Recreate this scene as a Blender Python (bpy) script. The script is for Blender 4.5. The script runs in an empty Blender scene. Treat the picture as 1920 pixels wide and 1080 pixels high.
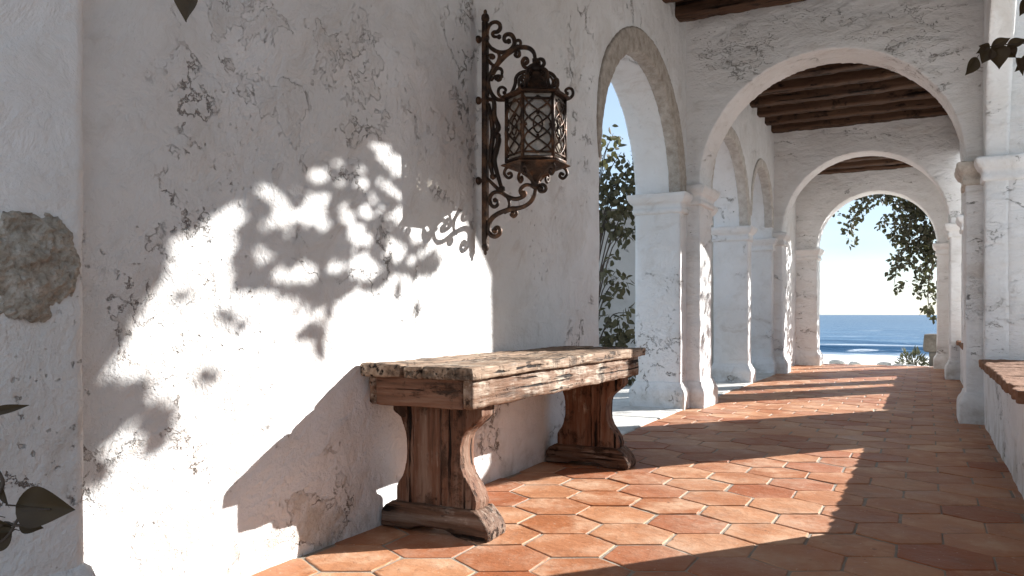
import bpy, bmesh, math, random
from mathutils import Vector, Matrix, Quaternion, noise as mnoise
from mathutils.geometry import tessellate_polygon

random.seed(7)
R = math.radians
scene = bpy.context.scene
COL = scene.collection

# ---------------------------------------------------------------- tagging
def tag(o, label=None, cat=None, group=None, kind=None):
    if label: o['label'] = label
    if cat: o['category'] = cat
    if group: o['group'] = group
    if kind: o['kind'] = kind
    return o

def thing(name, label, cat, loc=(0, 0, 0), group=None):
    o = bpy.data.objects.new(name, None)
    COL.objects.link(o)
    o.location = loc
    o.empty_display_size = .1
    return tag(o, label, cat, group)

def obj(name, bm, mat, parent=None, smooth=True, root=None):
    """link a bmesh (world coordinates) as one mesh object; children keep local verts"""
    off = Vector((0, 0, 0))
    p = parent
    while p is not None:
        off += Vector(p.location)
        p = p.parent
    if isinstance(bm, bmesh.types.BMesh):
        if off.length > 0:
            bm.transform(Matrix.Translation(-off))
        me = bpy.data.meshes.new(name)
        bm.to_mesh(me)
        bm.free()
    else:
        me = bm
        if off.length > 0:
            me.transform(Matrix.Translation(-off))
    if smooth:
        for f in me.polygons: f.use_smooth = True
    for m in (mat if isinstance(mat, (list, tuple)) else [mat]):
        me.materials.append(m)
    o = bpy.data.objects.new(name, me)
    COL.objects.link(o)
    if parent is not None: o.parent = parent
    return o

def copy_tree(o, parent=None):
    c = o.copy()
    COL.objects.link(c)
    c.parent = parent
    for ch in list(o.children): copy_tree(ch, c)
    return c

_tex = {}
def clouds(size, depth=2, kind='CLOUDS'):
    k = (size, depth)
    if k not in _tex:
        t = bpy.data.textures.new('relief', 'CLOUDS')
        t.noise_scale = size
        t.noise_depth = depth
        _tex[k] = t
    return _tex[k]

def rough(o, voxel=None, disp=(), bevel=None):
    if bevel:
        m = o.modifiers.new('bevel', 'BEVEL'); m.width = bevel; m.segments = 2; m.limit_method = 'ANGLE'; m.angle_limit = R(40)
    if voxel:
        m = o.modifiers.new('remesh', 'REMESH'); m.mode = 'VOXEL'; m.voxel_size = voxel; m.use_smooth_shade = True
    for size, s, d in disp:
        m = o.modifiers.new('displace', 'DISPLACE'); m.texture = clouds(size, d); m.strength = s; m.mid_level = .5
        m.texture_coords = 'LOCAL'
    return o

# ---------------------------------------------------------------- mesh helpers
def box(bm, x0, x1, y0, y1, z0, z1):
    v = [bm.verts.new((x, y, z)) for x in (x0, x1) for y in (y0, y1) for z in (z0, z1)]
    for q in ((0, 1, 3, 2), (4, 6, 7, 5), (0, 4, 5, 1), (2, 3, 7, 6), (0, 2, 6, 4), (1, 5, 7, 3)):
        bm.faces.new([v[i] for i in q])
    return v

def prism(bm, A, B):
    """closed solid between two outlines with the same number of points"""
    a = [bm.verts.new(p) for p in A]; b = [bm.verts.new(p) for p in B]
    n = len(a)
    for t in tessellate_polygon([[Vector(p) for p in A]]): bm.faces.new([a[i] for i in t])
    for t in tessellate_polygon([[Vector(p) for p in B]]): bm.faces.new([b[i] for i in reversed(t)])
    for i in range(n):
        j = (i + 1) % n
        bm.faces.new((a[j], a[i], b[i], b[j]))
    bmesh.ops.recalc_face_normals(bm, faces=bm.faces)

def ring_loft(bm, x0, x1, y0, y1, prof):
    """stack of rectangles grown by an offset: prof = [(z, offset)...]"""
    rows = []
    for z, o in prof:
        rows.append([bm.verts.new(p) for p in ((x0-o, y0-o, z), (x1+o, y0-o, z), (x1+o, y1+o, z), (x0-o, y1+o, z))])
    for r, s in zip(rows, rows[1:]):
        for i in range(4):
            j = (i+1) % 4
            bm.faces.new((r[i], r[j], s[j], s[i]))
    bm.faces.new(list(reversed(rows[0]))); bm.faces.new(rows[-1])

def tube(bm, pts, rad, seg=8, flat=1.0, caps=True):
    pts = [Vector(p) for p in pts]
    n = len(pts)
    rr = rad if isinstance(rad, (list, tuple)) else [rad]*n
    t0 = (pts[1]-pts[0]).normalized()
    ref = Vector((0, 1, 0)) if abs(t0.y) < .9 else Vector((1, 0, 0))
    nrm = t0.cross(ref).normalized()
    rows = []
    prev = t0
    for i, p in enumerate(pts):
        a = pts[max(i-1, 0)]; b = pts[min(i+1, n-1)]
        t = (b-a)
        t = t.normalized() if t.length > 1e-9 else prev
        q = prev.rotation_difference(t)
        nrm = (q @ nrm); nrm = (nrm - t*nrm.dot(t)).normalized()
        bn = t.cross(nrm)
        prev = t
        rows.append([bm.verts.new(p + (nrm*math.cos(2*math.pi*k/seg) + bn*math.sin(2*math.pi*k/seg)*flat)*rr[i]) for k in range(seg)])
    for r, s in zip(rows, rows[1:]):
        for k in range(seg):
            j = (k+1) % seg
            bm.faces.new((r[k], r[j], s[j], s[k]))
    if caps:
        bm.faces.new(list(reversed(rows[0]))); bm.faces.new(rows[-1])

def spline(pts, n=6):
    """Catmull-Rom through the points"""
    P = [Vector(p) for p in pts]
    P = [P[0]*2-P[1]] + P + [P[-1]*2-P[-2]]
    out = []
    for i in range(1, len(P)-2):
        a, b, c, d = P[i-1:i+3]
        for k in range(n):
            t = k/n
            out.append(.5*((2*b) + (c-a)*t + (2*a-5*b+4*c-d)*t*t + (3*b-a-3*c+d)*t**3))
    out.append(P[-2])
    return out

def lathe(bm, prof, c, seg=16, ang0=0):
    """prof = [(r, z)...] round a vertical axis at c=(x,y)"""
    rows = []
    for r, z in prof:
        rows.append([bm.verts.new((c[0]+r*math.cos(ang0+2*math.pi*k/seg), c[1]+r*math.sin(ang0+2*math.pi*k/seg), z)) for k in range(seg)])
    for a, b in zip(rows, rows[1:]):
        for k in range(seg):
            j = (k+1) % seg
            bm.faces.new((a[k], a[j], b[j], b[k]))
    bm.faces.new(list(reversed(rows[0]))); bm.faces.new(rows[-1])

def ball(bm, c, r, sx=1, sy=1, sz=1, sub=2):
    g = bmesh.ops.create_icosphere(bm, subdivisions=sub, radius=1)
    for v in g['verts']:
        v.co = Vector((v.co.x*r*sx+c[0], v.co.y*r*sy+c[1], v.co.z*r*sz+c[2]))
    return g['verts']

def leaf(bm, p, d, up, L, W, fold=.25, droop=.15):
    """one pointed leaf, folded along its midrib"""
    d = Vector(d).normalized(); up = Vector(up)
    side = d.cross(up)
    if side.length < 1e-4: side = d.orthogonal()
    side.normalize(); nn = side.cross(d).normalized()
    p = Vector(p)
    ts = ((0, .05), (.18, .62), (.42, 1.0), (.68, .78), (.88, .34), (1.0, 0.02))
    rows = []
    for t, w in ts:
        c = p + d*L*t - nn*droop*L*t*t
        h = W*.5*w
        rows.append((bm.verts.new(c + side*h + nn*h*fold), bm.verts.new(c), bm.verts.new(c - side*h + nn*h*fold)))
    for a, b in zip(rows, rows[1:]):
        bm.faces.new((a[0], a[1], b[1], b[0])); bm.faces.new((a[1], a[2], b[2], b[1]))

def rvec():
    while True:
        v = Vector((random.uniform(-1, 1), random.uniform(-1, 1), random.uniform(-1, 1)))
        if .05 < v.length < 1: return v.normalized()

# ---------------------------------------------------------------- materials
class NT:
    def __init__(s, name):
        s.m = bpy.data.materials.new(name); s.m.use_nodes = True
        s.t = s.m.node_tree; s.n = s.t.nodes; s.l = s.t.links
        s.b = s.n['Principled BSDF']; s.out = s.n['Material Output']
    def node(s, typ, ins=None, **kw):
        nd = s.n.new(typ)
        for k, v in kw.items(): setattr(nd, k, v)
        for k, v in (ins or {}).items(): s.put(nd.inputs[k], v)
        return nd
    def put(s, sock, v):
        if isinstance(v, bpy.types.NodeSocket): s.l.new(v, sock)
        else:
            if sock.type == 'RGBA' and len(v) == 3: v = (*v, 1)
            sock.default_value = v
    def math(s, op, a, b=0.0, c=None, clamp=False):
        nd = s.n.new('ShaderNodeMath'); nd.operation = op; nd.use_clamp = clamp
        s.put(nd.inputs[0], a); s.put(nd.inputs[1], b)
        if c is not None: s.put(nd.inputs[2], c)
        return nd.outputs[0]
    def vmath(s, op, a, b=(0, 0, 0), out=0):
        nd = s.n.new('ShaderNodeVectorMath'); nd.operation = op
        s.put(nd.inputs[0], a)
        if op == 'SCALE': s.put(nd.inputs['Scale'], b)
        else: s.put(nd.inputs[1], b)
        return nd.outputs[out]
    def noise(s, vec, scale, detail=4, rough=.5, dist=0.0, col=False):
        nd = s.node('ShaderNodeTexNoise', {'Vector': vec, 'Scale': scale, 'Detail': detail, 'Roughness': rough, 'Distortion': dist})
        return nd.outputs[1 if col else 0]
    def step(s, v, a, b, lo=0.0, hi=1.0):
        nd = s.node('ShaderNodeMapRange', {0: v, 1: a, 2: b, 3: lo, 4: hi}, interpolation_type='SMOOTHSTEP')
        return nd.outputs[0]
    def mix(s, f, a, b, blend='MIX'):
        nd = s.n.new('ShaderNodeMix'); nd.data_type = 'RGBA'; nd.blend_type = blend
        s.put(nd.inputs[0], f); s.put(nd.inputs[6], a); s.put(nd.inputs[7], b)
        return nd.outputs[2]
    def ramp(s, f, stops):
        nd = s.n.new('ShaderNodeValToRGB')
        e = nd.color_ramp.elements
        while len(e) < len(stops): e.new(.5)
        for el, (p, c) in zip(e, stops): el.position = p; el.color = (*c, 1)
        s.put(nd.inputs[0], f)
        return nd.outputs[0]
    def bump(s, h, dist, strength=1.0, nrm=None):
        ins = {'Height': h, 'Distance': dist, 'Strength': strength}
        if nrm is not None: ins['Normal'] = nrm
        return s.node('ShaderNodeBump', ins).outputs[0]
    def pos(s): return s.n.new('ShaderNodeNewGeometry').outputs['Position']
    def objco(s):
        a = s.n.new('ShaderNodeTexCoord').outputs['Object']
        r = s.n.new('ShaderNodeObjectInfo').outputs['Random']
        return s.vmath('ADD', a, s.vmath('SCALE', (7.3, 3.1, 5.7), r))
    def done(s, col, rough=.8, nrm=None, **kw):
        s.put(s.b.inputs['Base Color'], col); s.put(s.b.inputs['Roughness'], rough)
        if nrm is not None: s.put(s.b.inputs['Normal'], nrm)
        for k, v in kw.items(): s.put(s.b.inputs[k], v)
        return s.m

def mat_plaster(name='plaster', patches=(), light=(.815, .812, .808), dark=(.725, .715, .70), peel=.755, stretch=(1, 1, 1), damp=1.0):
    N = NT(name)
    P = N.vmath('MULTIPLY', N.pos(), stretch)
    warp = N.vmath('ADD', P, N.vmath('SCALE', N.vmath('SUBTRACT', N.noise(P, 3.0, 3, col=True), (.5, .5, .5)), .25))
    n1 = N.noise(P, 1.1, 5, .6)
    n2 = N.noise(warp, 6.0, 8, .65)
    n3 = N.noise(P, 42.0, 4, .6)
    n4 = N.noise(P, 150.0, 2, .5)
    col = N.mix(N.step(n1, .36, .66), light, dark)
    col = N.mix(N.math('MULTIPLY', N.step(n2, .5, .75), .45), col, (.56, .53, .49))
    # brown stains, streaked
    st = N.noise(warp, .9, 7, .7, .6)
    col = N.mix(N.math('MULTIPLY', N.step(st, .55, .74), .45), col, (.52, .475, .43))
    dg = N.noise(N.vmath('MULTIPLY', N.node('ShaderNodeVectorRotate', {'Vector': warp, 'Angle': .65}, rotation_type='X_AXIS').outputs[0], (1, 5.5, 1.3)), 1.5, 8, .68)
    col = N.mix(N.math('MULTIPLY', N.math('MULTIPLY', N.step(dg, .53, .72), N.step(n1, .40, .62)), .55), col, (.50, .44, .385))
    # peeled patches: noise threshold plus hand placed ones
    pl = N.noise(warp, 1.7, 11, .62)
    for (c, r, k) in patches:
        d = N.vmath('LENGTH', N.vmath('DIVIDE', N.vmath('SUBTRACT', N.pos(), c), r), out=1)
        pl = N.math('MAXIMUM', pl, N.math('ADD', N.math('MULTIPLY', N.math('SUBTRACT', 1.0, d), .14*k), N.math('ADD', N.math('MULTIPLY', N.math('SUBTRACT', n2, .52), 1.1), peel)))
    m = N.step(pl, peel, peel+.012)
    z = N.node('ShaderNodeSeparateXYZ', {0: N.pos()}).outputs[2]
    low = N.step(z, 1.0, .2)
    mi = N.math('MULTIPLY', m, N.step(N.noise(P, 13.0, 7, .7), .44, .54))
    edge = N.math('MULTIPLY', N.step(pl, peel-.010, peel), N.step(pl, peel+.022, peel+.008))
    col = N.mix(N.math('MULTIPLY', mi, N.math('MULTIPLY', N.step(n2, .34, .60, .1, 1.0), N.math('MULTIPLY_ADD', low, .55, .15))), col, N.mix(N.step(n3, .35, .7), (.66, .60, .54), (.50, .43, .37)))
    brk = N.step(N.noise(P, 9.0, 5, .6), .44, .58)
    edge = N.math('MULTIPLY', edge, N.step(N.noise(P, 5.0, 5, .65), .48, .60))
    col = N.mix(N.math('MULTIPLY', edge, N.math('MULTIPLY_ADD', low, .38, .58)), col, (.16, .125, .10))
    # cracks
    cw = N.vmath('ADD', P, N.vmath('SCALE', N.vmath('SUBTRACT', N.noise(P, 5.0, 6, .7, col=True), (.5, .5, .5)), .5))
    vo = N.node('ShaderNodeTexVoronoi', {'Vector': cw, 'Scale': 2.3}, feature='DISTANCE_TO_EDGE').outputs['Distance']
    cr = N.math('MULTIPLY', N.step(vo, .016, .003), N.step(N.noise(P, 1.5, 4, .6), .52, .60))
    cr = N.math('MULTIPLY', cr, brk)
    col = N.mix(N.math('MULTIPLY', cr, N.math('MULTIPLY_ADD', low, .25, .65)), col, (.17, .13, .10))
    # pits
    pit = N.math('MULTIPLY', N.step(N.noise(P, 34.0, 4, .6), .63, .70), N.step(N.noise(P, 1.0, 4, .6), .53, .68))
    col = N.mix(N.math('MULTIPLY', pit, N.math('MULTIPLY_ADD', low, .5, .45)), col, (.24, .20, .165))
    # grime at the foot of the wall
    g = N.math('MULTIPLY', N.step(z, .28, .0), N.step(n2, .38, .66))
    col = N.mix(N.math('MULTIPLY', g, .55*damp), col, (.36, .32, .26))
    rg = N.step(N.math('ADD', N.noise(P, 1.3, 4, .6), N.step(z, 1.3, .1, 0.0, .20)), .46, .64, .14, 1.3)
    h = N.math('ADD', N.math('MULTIPLY', n2, .75), N.math('MULTIPLY', N.math('MULTIPLY', n3, rg), .15))
    h = N.math('ADD', h, N.math('MULTIPLY', N.math('MULTIPLY', n4, rg), .03))
    h = N.math('SUBTRACT', h, N.math('MULTIPLY', m, .40))
    h = N.math('SUBTRACT', h, N.math('ADD', N.math('MULTIPLY', cr, .5), N.math('MULTIPLY', pit, .4)))
    h = N.math('ADD', h, N.math('MULTIPLY', N.noise(warp, 1.6, 3, .5), 1.6))
    h = N.math('ADD', h, N.math('MULTIPLY', N.math('MULTIPLY', m, N.noise(P, 20.0, 7, .7)), .25))
    return N.done(col, .92, N.bump(h, .036, 1.0), **{'Specular IOR Level': .2})

def mat_stone(name, a, b, c, scale=9, bump=.012, streak=(1, 1, 1)):
    N = NT(name)
    P = N.vmath('MULTIPLY', N.pos(), streak)
    n1 = N.noise(P, scale, 8, .68); n2 = N.noise(P, scale*5, 5, .65)
    col = N.ramp(n1, ((.3, a), (.52, b), (.72, c)))
    col = N.mix(N.math('MULTIPLY', N.step(n2, .60, .7), .5), col, tuple(x*.4 for x in a))
    return N.done(col, .9, N.bump(N.math('ADD', n1, N.math('MULTIPLY', n2, .5)), bump), **{'Specular IOR Level': .2})

def mat_wood(name, axis, dark=(.035, .02, .012), mid=(.20, .105, .06), pale=(.46, .35, .25), wear=.5, scale=1.0, crack=1.0):
    N = NT(name)
    P = N.objco()
    k = [30*scale]*3; k[axis] = 2.2*scale
    n0 = N.noise(P, 3.0, 3, .5, col=True)
    W = N.vmath('ADD', P, N.vmath('SCALE', N.vmath('SUBTRACT', n0, (.5, .5, .5)), .02))
    G = N.vmath('MULTIPLY', W, tuple(k))
    g1 = N.noise(G, 1.0, 8, .62); g2 = N.noise(G, 3.2, 6, .6)
    w = N.noise(P, 5.5, 6, .65)
    col = N.ramp(g1, ((.28, dark), (.47, mid), (.72, tuple(.55*a+.45*b for a, b in zip(mid, pale)))))
    wear_m = N.step(N.math('ADD', N.math('MULTIPLY', g2, .45), N.math('MULTIPLY', w, .75)), .80-.42*wear, .98-.42*wear)
    col = N.mix(N.math('MULTIPLY', wear_m, .85), col, N.ramp(g1, ((.3, tuple(.45*x for x in pale)), (.5, pale), (.75, tuple(min(1, 1.25*x) for x in pale)))))
    sp = N.math('MAXIMUM', N.step(N.noise(N.vmath('MULTIPLY', W, tuple(.35 if i == axis else 1.0 for i in range(3))), 17.0, 6, .65), .60, .68), N.math('MULTIPLY', N.step(N.noise(P, 4.2, 7, .72), .54, .64), .85))
    col = N.mix(N.math('MULTIPLY', sp, .88), col, tuple(.7*x for x in dark))
    kc = [46*scale]*3; kc[axis] = 1.1*scale
    cn = N.noise(N.vmath('MULTIPLY', W, tuple(kc)), 1.0, 4, .5)
    ck = N.math('MULTIPLY', N.math('MULTIPLY', N.step(cn, .425, .365), crack), N.step(N.noise(P, 3.3, 3), .40, .55))
    col = N.mix(ck, col, tuple(x*.35 for x in dark))
    h = N.math('ADD', N.math('MULTIPLY', g1, 1.0), N.math('MULTIPLY', g2, .4))
    h = N.math('SUBTRACT', h, N.math('ADD', N.math('MULTIPLY', ck, 2.6), N.math('MULTIPLY', sp, .5)))
    return N.done(col, N.step(g1, .2, .8, .62, .85), N.bump(h, .010, 1.0), **{'Specular IOR Level': .2})

def mat_tile():
    N = NT('terracotta')
    P = N.pos()
    tint = N.node('ShaderNodeAttribute', attribute_name='tint').outputs['Color']
    s = N.node('ShaderNodeSeparateColor', {0: tint})
    r, g = s.outputs[0], s.outputs[1]
    Q = N.vmath('ADD', P, N.vmath('SCALE', tint, 9.0))
    n1 = N.noise(Q, 5.0, 7, .62); n2 = N.noise(Q, 32.0, 5, .6); n3 = N.noise(P, 1.2, 4, .55)
    col = N.mix(r, (.34, .125, .052), (.46, .225, .118))
    col = N.mix(N.math('MULTIPLY', N.step(n1, .46, .68), .75), col, (.56, .36, .235))
    col = N.mix(N.math('MULTIPLY', N.step(n1, .46, .30), .6), col, (.27, .105, .052))
    col = N.mix(N.math('MULTIPLY', N.step(g, .70, .9), .7), col, (.29, .085, .035))
    col = N.mix(N.math('MULTIPLY', N.step(n3, .5, .7), .25), col, (.52, .36, .25))
    sp = N.step(N.noise(Q, 60.0, 3, .5), .68, .73)
    col = N.mix(N.math('MULTIPLY', sp, .5), col, (.62, .50, .40))
    dk = N.step(N.noise(Q, 23.0, 5, .6), .66, .74)
    col = N.mix(N.math('MULTIPLY', dk, .6), col, (.10, .045, .025))
    worn = N.step(N.noise(P, 3.3, 9, .75), .56, .66)
    col = N.mix(N.math('MULTIPLY', worn, .38), col, (.19, .085, .045))
    dust = N.math('MULTIPLY', N.step(N.noise(P, 2.4, 8, .7), .44, .66), N.step(n2, .30, .62))
    col = N.mix(N.math('MULTIPLY', dust, .34), col, (.54, .42, .32))
    scr = N.step(N.noise(N.vmath('MULTIPLY', Q, (90, 14, 1)), 1.0, 4, .6), .66, .74)
    col = N.mix(N.math('MULTIPLY', scr, .25), col, (.62, .50, .40))
    ro = N.math('ADD', N.step(n1, .3, .75, .36, .62), N.math('MULTIPLY', n2, .16))
    h = N.math('ADD', n1, N.math('MULTIPLY', n2, .22))
    return N.done(col, ro, N.bump(h, .012, .9), **{'Specular IOR Level': .2})

def mat_simple(name, c, rough=.8, var=.35, scale=12, bump=.004, **kw):
    N = NT(name)
    P = N.pos()
    n = N.noise(P, scale, 6, .6)
    col = N.mix(n, tuple(x*(1-var) for x in c), tuple(min(1, x*(1+var)) for x in c))
    return N.done(col, rough, N.bump(n, bump), **kw)

def mat_iron():
    N = NT('wrought_iron')
    P = N.pos()
    n = N.noise(P, 55.0, 6, .65); n2 = N.noise(P, 14.0, 5, .6)
    col = N.mix(N.step(n2, .45, .68), (.038, .024, .017), (.155, .080, .043))
    col = N.mix(N.math('MULTIPLY', N.step(n, .6, .75), .5), col, (.24, .14, .08))
    return N.done(col, N.step(n, .3, .7, .42, .7), N.bump(n, .003), Metallic=.55)

def mat_leaf(name, a, b, trans=.35):
    N = NT(name)
    P = N.pos()
    n = N.noise(P, 6.0, 3, .6)
    col = N.mix(N.step(n, .35, .65), a, b)
    N.done(col, .62, **{'Specular IOR Level': .25})
    tr = N.node('ShaderNodeBsdfTranslucent', {'Color': N.mix(.4, col, (.20, .22, .06))})
    mx = N.node('ShaderNodeMixShader', {0: trans, 1: N.b.outputs[0], 2: tr.outputs[0]})
    N.l.new(mx.outputs[0], N.out.inputs[0])
    return N.m

def mat_glass():
    N = NT('old_glass')
    P = N.pos()
    tr = N.node('ShaderNodeBsdfTransparent', {'Color': (.80, .76, .70)})
    gl = N.node('ShaderNodeBsdfGlossy', {'Color': (.9, .85, .8), 'Roughness': .12})
    df = N.node('ShaderNodeBsdfDiffuse', {'Color': (.70, .64, .56)})
    a = N.node('ShaderNodeMixShader', {0: .10, 1: tr.outputs[0], 2: gl.outputs[0]})
    b = N.node('ShaderNodeMixShader', {0: N.step(N.noise(P, 18.0, 5, .6), .40, .75, .34, .70), 1: a.outputs[0], 2: df.outputs[0]})
    N.l.new(b.outputs[0], N.out.inputs[0])
    return N.m

def mat_sea():
    N = NT('sea_water')
    P = N.pos()
    sxyz = N.node('ShaderNodeSeparateXYZ', {0: P})
    y = sxyz.outputs[1]
    Q = N.vmath('MULTIPLY', P, (.10, .55, 1))
    n1 = N.noise(Q, .55, 7, .62, .3); n2 = N.noise(Q, 3.0, 6, .65, .2)
    nb = N.noise(N.vmath('MULTIPLY', P, (.012, .055, 1)), 1.0, 6, .6)
    nh = N.noise(N.vmath('MULTIPLY', P, (.0016, .007, 1)), 1.0, 6, .6)
    far = N.step(y, 60, 400)
    col = N.mix(N.step(n1, .35, .65), (.024, .078, .155), (.045, .125, .225))
    col = N.mix(N.math('MULTIPLY', N.step(nb, .44, .66), .55), col, (.06, .13, .215))
    col = N.mix(N.math('MULTIPLY', far, .8), col, N.mix(N.step(nh, .4, .6), (.018, .062, .13), (.035, .09, .165)))
    # foam: shore wash, the breaking crest, and whitecaps
    fn = N.noise(N.vmath('MULTIPLY', P, (.25, .8, 1)), 1.1, 8, .68, .4)
    sh = N.step(N.math('ADD', y, N.math('MULTIPLY', N.math('SUBTRACT', fn, .5), 9.0)), 51.5, 46.5)
    z = sxyz.outputs[2]
    crest = N.math('MULTIPLY', N.step(z, -1.16, -.98), N.step(fn, .38, .52))
    caps = N.math('MULTIPLY', N.step(N.math('ADD', N.math('MULTIPLY', n2, .5), N.math('MULTIPLY', fn, .5)), .56, .64), N.step(y, 300, 50, .0, .9))
    foam = N.math('MAXIMUM', N.math('MAXIMUM', sh, crest), caps)
    col = N.mix(foam, col, (.80, .84, .86))
    ro = N.math('ADD', .28, N.math('MULTIPLY', foam, .5))
    h = N.math('ADD', N.math('MULTIPLY', n1, 1.0), N.math('MULTIPLY', n2, .35))
    return N.done(col, ro, N.bump(h, .55, .9), **{'Specular IOR Level': .12})

PL_WALL = mat_plaster('plaster_wall', patches=(
    ((0, 1.83, 1.47), (.3, .13, .15), .8), ((0, 1.40, .13), (.3, .16, .15), .9), ((0, 2.02, .08), (.3, .12, .12), .7),
    ((0, 1.42, .74), (.3, .13, .20), .8), ((0, 1.62, .40), (.3, .10, .09), .7), ((0, 1.26, .34), (.3, .08, .10), .6), ((0, 1.74, 1.68), (.3, .10, .07), .6), ((0, 2.28, 1.75), (.3, .10, .16), .4), ((0, 2.05, 1.60), (.3, .07, .10), .5)))
PL_ARCH = mat_plaster('plaster_arch', stretch=(1, 1, 1.9), peel=.66, patches=(
    ((.46, 6.62, 3.02), (.22, .3, .12), .9), ((1.55, 6.62, 3.06), (.25, .3, .09), .8), ((2.12, 6.62, .85), (.1, .3, .1), .6),
    ((1.75, 6.62, 3.0), (.12, .3, .25), .5)))
PL_TRIM = mat_plaster('plaster_trim', peel=.71, light=(.815, .812, .808), dark=(.725, .715, .70))
PL_GARDEN = mat_plaster('plaster_garden', light=(.56, .52, .48), dark=(.44, .40, .36))
PL_STONE = mat_stone('worn_capital_stone', (.38, .33, .28), (.56, .51, .45), (.70, .66, .60), 14, .012)
ST_ARCHI = mat_stone('archivolt_stone', (.30, .255, .21), (.46, .41, .355), (.60, .555, .50), 15, .02)
ST_ARCH2 = mat_stone('archivolt_limewashed', (.48, .43, .38), (.62, .58, .53), (.74, .71, .67), 15, .02)
ST_BROWN = mat_stone('exposed_rubble', (.25, .205, .16), (.48, .425, .355), (.74, .70, .64), 24, .016)
ST_BLOCK = mat_stone('sea_wall_stone', (.12, .10, .08), (.22, .185, .15), (.32, .28, .235), 4, .03)
ST_PAVE = mat_stone('pale_flagstone', (.42, .40, .37), (.56, .54, .50), (.66, .64, .60), 5, .012)
TILE = mat_tile()
GROUT = mat_simple('grout', (.27, .235, .19), .95, .45, 22, .008)
WOOD_Y = mat_wood('bench_wood_top', 1, mid=(.25, .165, .11), pale=(.50, .41, .32), wear=.50)
WOOD_AY = mat_wood('bench_wood_rail', 1, mid=(.17, .09, .052), pale=(.50, .43, .35), wear=.55)
WOOD_AX = mat_wood('bench_wood_end', 0, mid=(.165, .078, .046), pale=(.34, .26, .195), wear=.22)
WOOD_Z = mat_wood('bench_wood_leg', 2, mid=(.155, .072, .042), pale=(.40, .32, .25), wear=.32, scale=.9)
WOOD_F = mat_wood('bench_wood_foot', 0, mid=(.13, .07, .044), pale=(.40, .34, .28), wear=.40)
BEAM = mat_wood('beam_wood', 0, dark=(.02, .012, .008), mid=(.085, .045, .027), pale=(.17, .105, .065), wear=.30, scale=.55)
BOARD = mat_wood('board_wood', 1, dark=(.03, .018, .011), mid=(.10, .055, .033), pale=(.18, .12, .08), wear=.3, scale=.5)
IRON = mat_iron()
GLASS = mat_glass()
BRICK = mat_stone('coping_brick', (.15, .075, .042), (.25, .13, .078), (.36, .22, .145), 11, .012)
LEAF_D = mat_leaf('leaf_dark', (.020, .018, .011), (.045, .040, .024), .14)
LEAF_G = mat_leaf('leaf_green', (.060, .050, .030), (.135, .115, .066), .25)
LEAF_B = mat_leaf('leaf_brown', (.040, .026, .017), (.080, .052, .030), .16)
BARK = mat_simple('bark', (.075, .055, .04), .9, .5, 20, .02)
SAND = mat_simple('pale_sand', (.66, .62, .55), .95, .18, 3, .03)
SOIL = mat_simple('pale_gravel', (.50, .485, .46), .95, .3, 4, .03)
ROCK = mat_stone('beach_rock', (.40, .37, .33), (.58, .55, .50), (.70, .67, .62), 3, .05)
SEA = mat_sea()

# ---------------------------------------------------------------- dimensions (metres)
WX = 2.20                                   # width of the walk; left wall at x=0
CROSS = ((6.62, 7.04), (11.0, 11.36), (13.05, 13.42))   # the three transverse walls
LBAYS = ((4.60, 6.43, 1.80), (7.48, 9.25, 1.80), (9.47, 10.86, 1.98))   # arched openings of the left wall
TOPZ = 3.62

def arch_pts(u0, u1, spring, n=28, rz=None):
    r = (u1-u0)/2; c = (u0+u1)/2; rz = rz or r
    return [(c - r*math.cos(math.pi*i/n), spring + rz*math.sin(math.pi*i/n)) for i in range(n+1)]

def wall_outline(u0, u1, zt, openings, zb=-.06, n=28, outer=False):
    o = [(u0, zb)]
    for op in openings:
        a, b, s = op[:3]
        rz = op[3] if (outer and len(op) > 3) else None
        o += [(a, zb)] + arch_pts(a, b, s, n, rz) + [(b, zb)]
    o += [(u1, zb), (u1, zt), (u0, zt)]
    return o

CAP = [(1.66, 0), (1.665, .018), (1.70, .022), (1.705, .012), (1.75, .016), (1.755, .034), (1.785, .050), (1.80, .058), (1.83, .060), (1.838, .03), (1.84, 0)]
BASE = [(-.05, .045), (.135, .045), (.165, .035), (.19, .016), (.225, .006), (.23, -.01)]
def shift(prof, dz): return [(z+dz, o) for z, o in prof]

# ---------------------------------------------------------------- left wall
lw = thing('arcade_wall', 'long white plaster wall behind the bench and lantern, with three arched openings further along', 'wall', (-.2, 6, 0))
bm = bmesh.new()
O = wall_outline(.30, 13.42, TOPZ, LBAYS)
prism(bm, [(0, y, z) for y, z in O], [(-.40, y, z) for y, z in O])
rough(obj('wall', bm, PL_WALL, lw), .022, ((.45, .020, 2), (.12, .004, 1)))
for (a, b, s), w in zip(LBAYS, (.17, .12, .10)):
    bm = bmesh.new()
    A = [(0, y, z) for y, z in arch_pts(a-w, b+w, s, 40)]
    if a < 5:
        A = [(0, y+(w-.02)*max(0, 1-i/9)**1.5, z) for i, (_, y, z) in enumerate(A)]
    I = [(0, y, z) for y, z in arch_pts(a+.010, b-.010, s, 40)]
    rows = []
    for p, q in zip(I, A):
        rows.append([bm.verts.new(v) for v in ((-.1, p[1], p[2]), (.010, p[1], p[2]), (.016, q[1]*.97+p[1]*.03, q[2]*.97+p[2]*.03), (-.1, q[1], q[2]))])
    for r0, r1 in zip(rows, rows[1:]):
        for i in range(4):
            bm.faces.new((r0[i], r0[(i+1) % 4], r1[(i+1) % 4], r1[i]))
    bm.faces.new(rows[0]); bm.faces.new(list(reversed(rows[-1])))
    bmesh.ops.recalc_face_normals(bm, faces=bm.faces)
    rough(obj('archivolt', bm, ST_ARCHI if a < 5 else ST_ARCH2, lw), .012, ((.06, .012, 2),))
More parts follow.
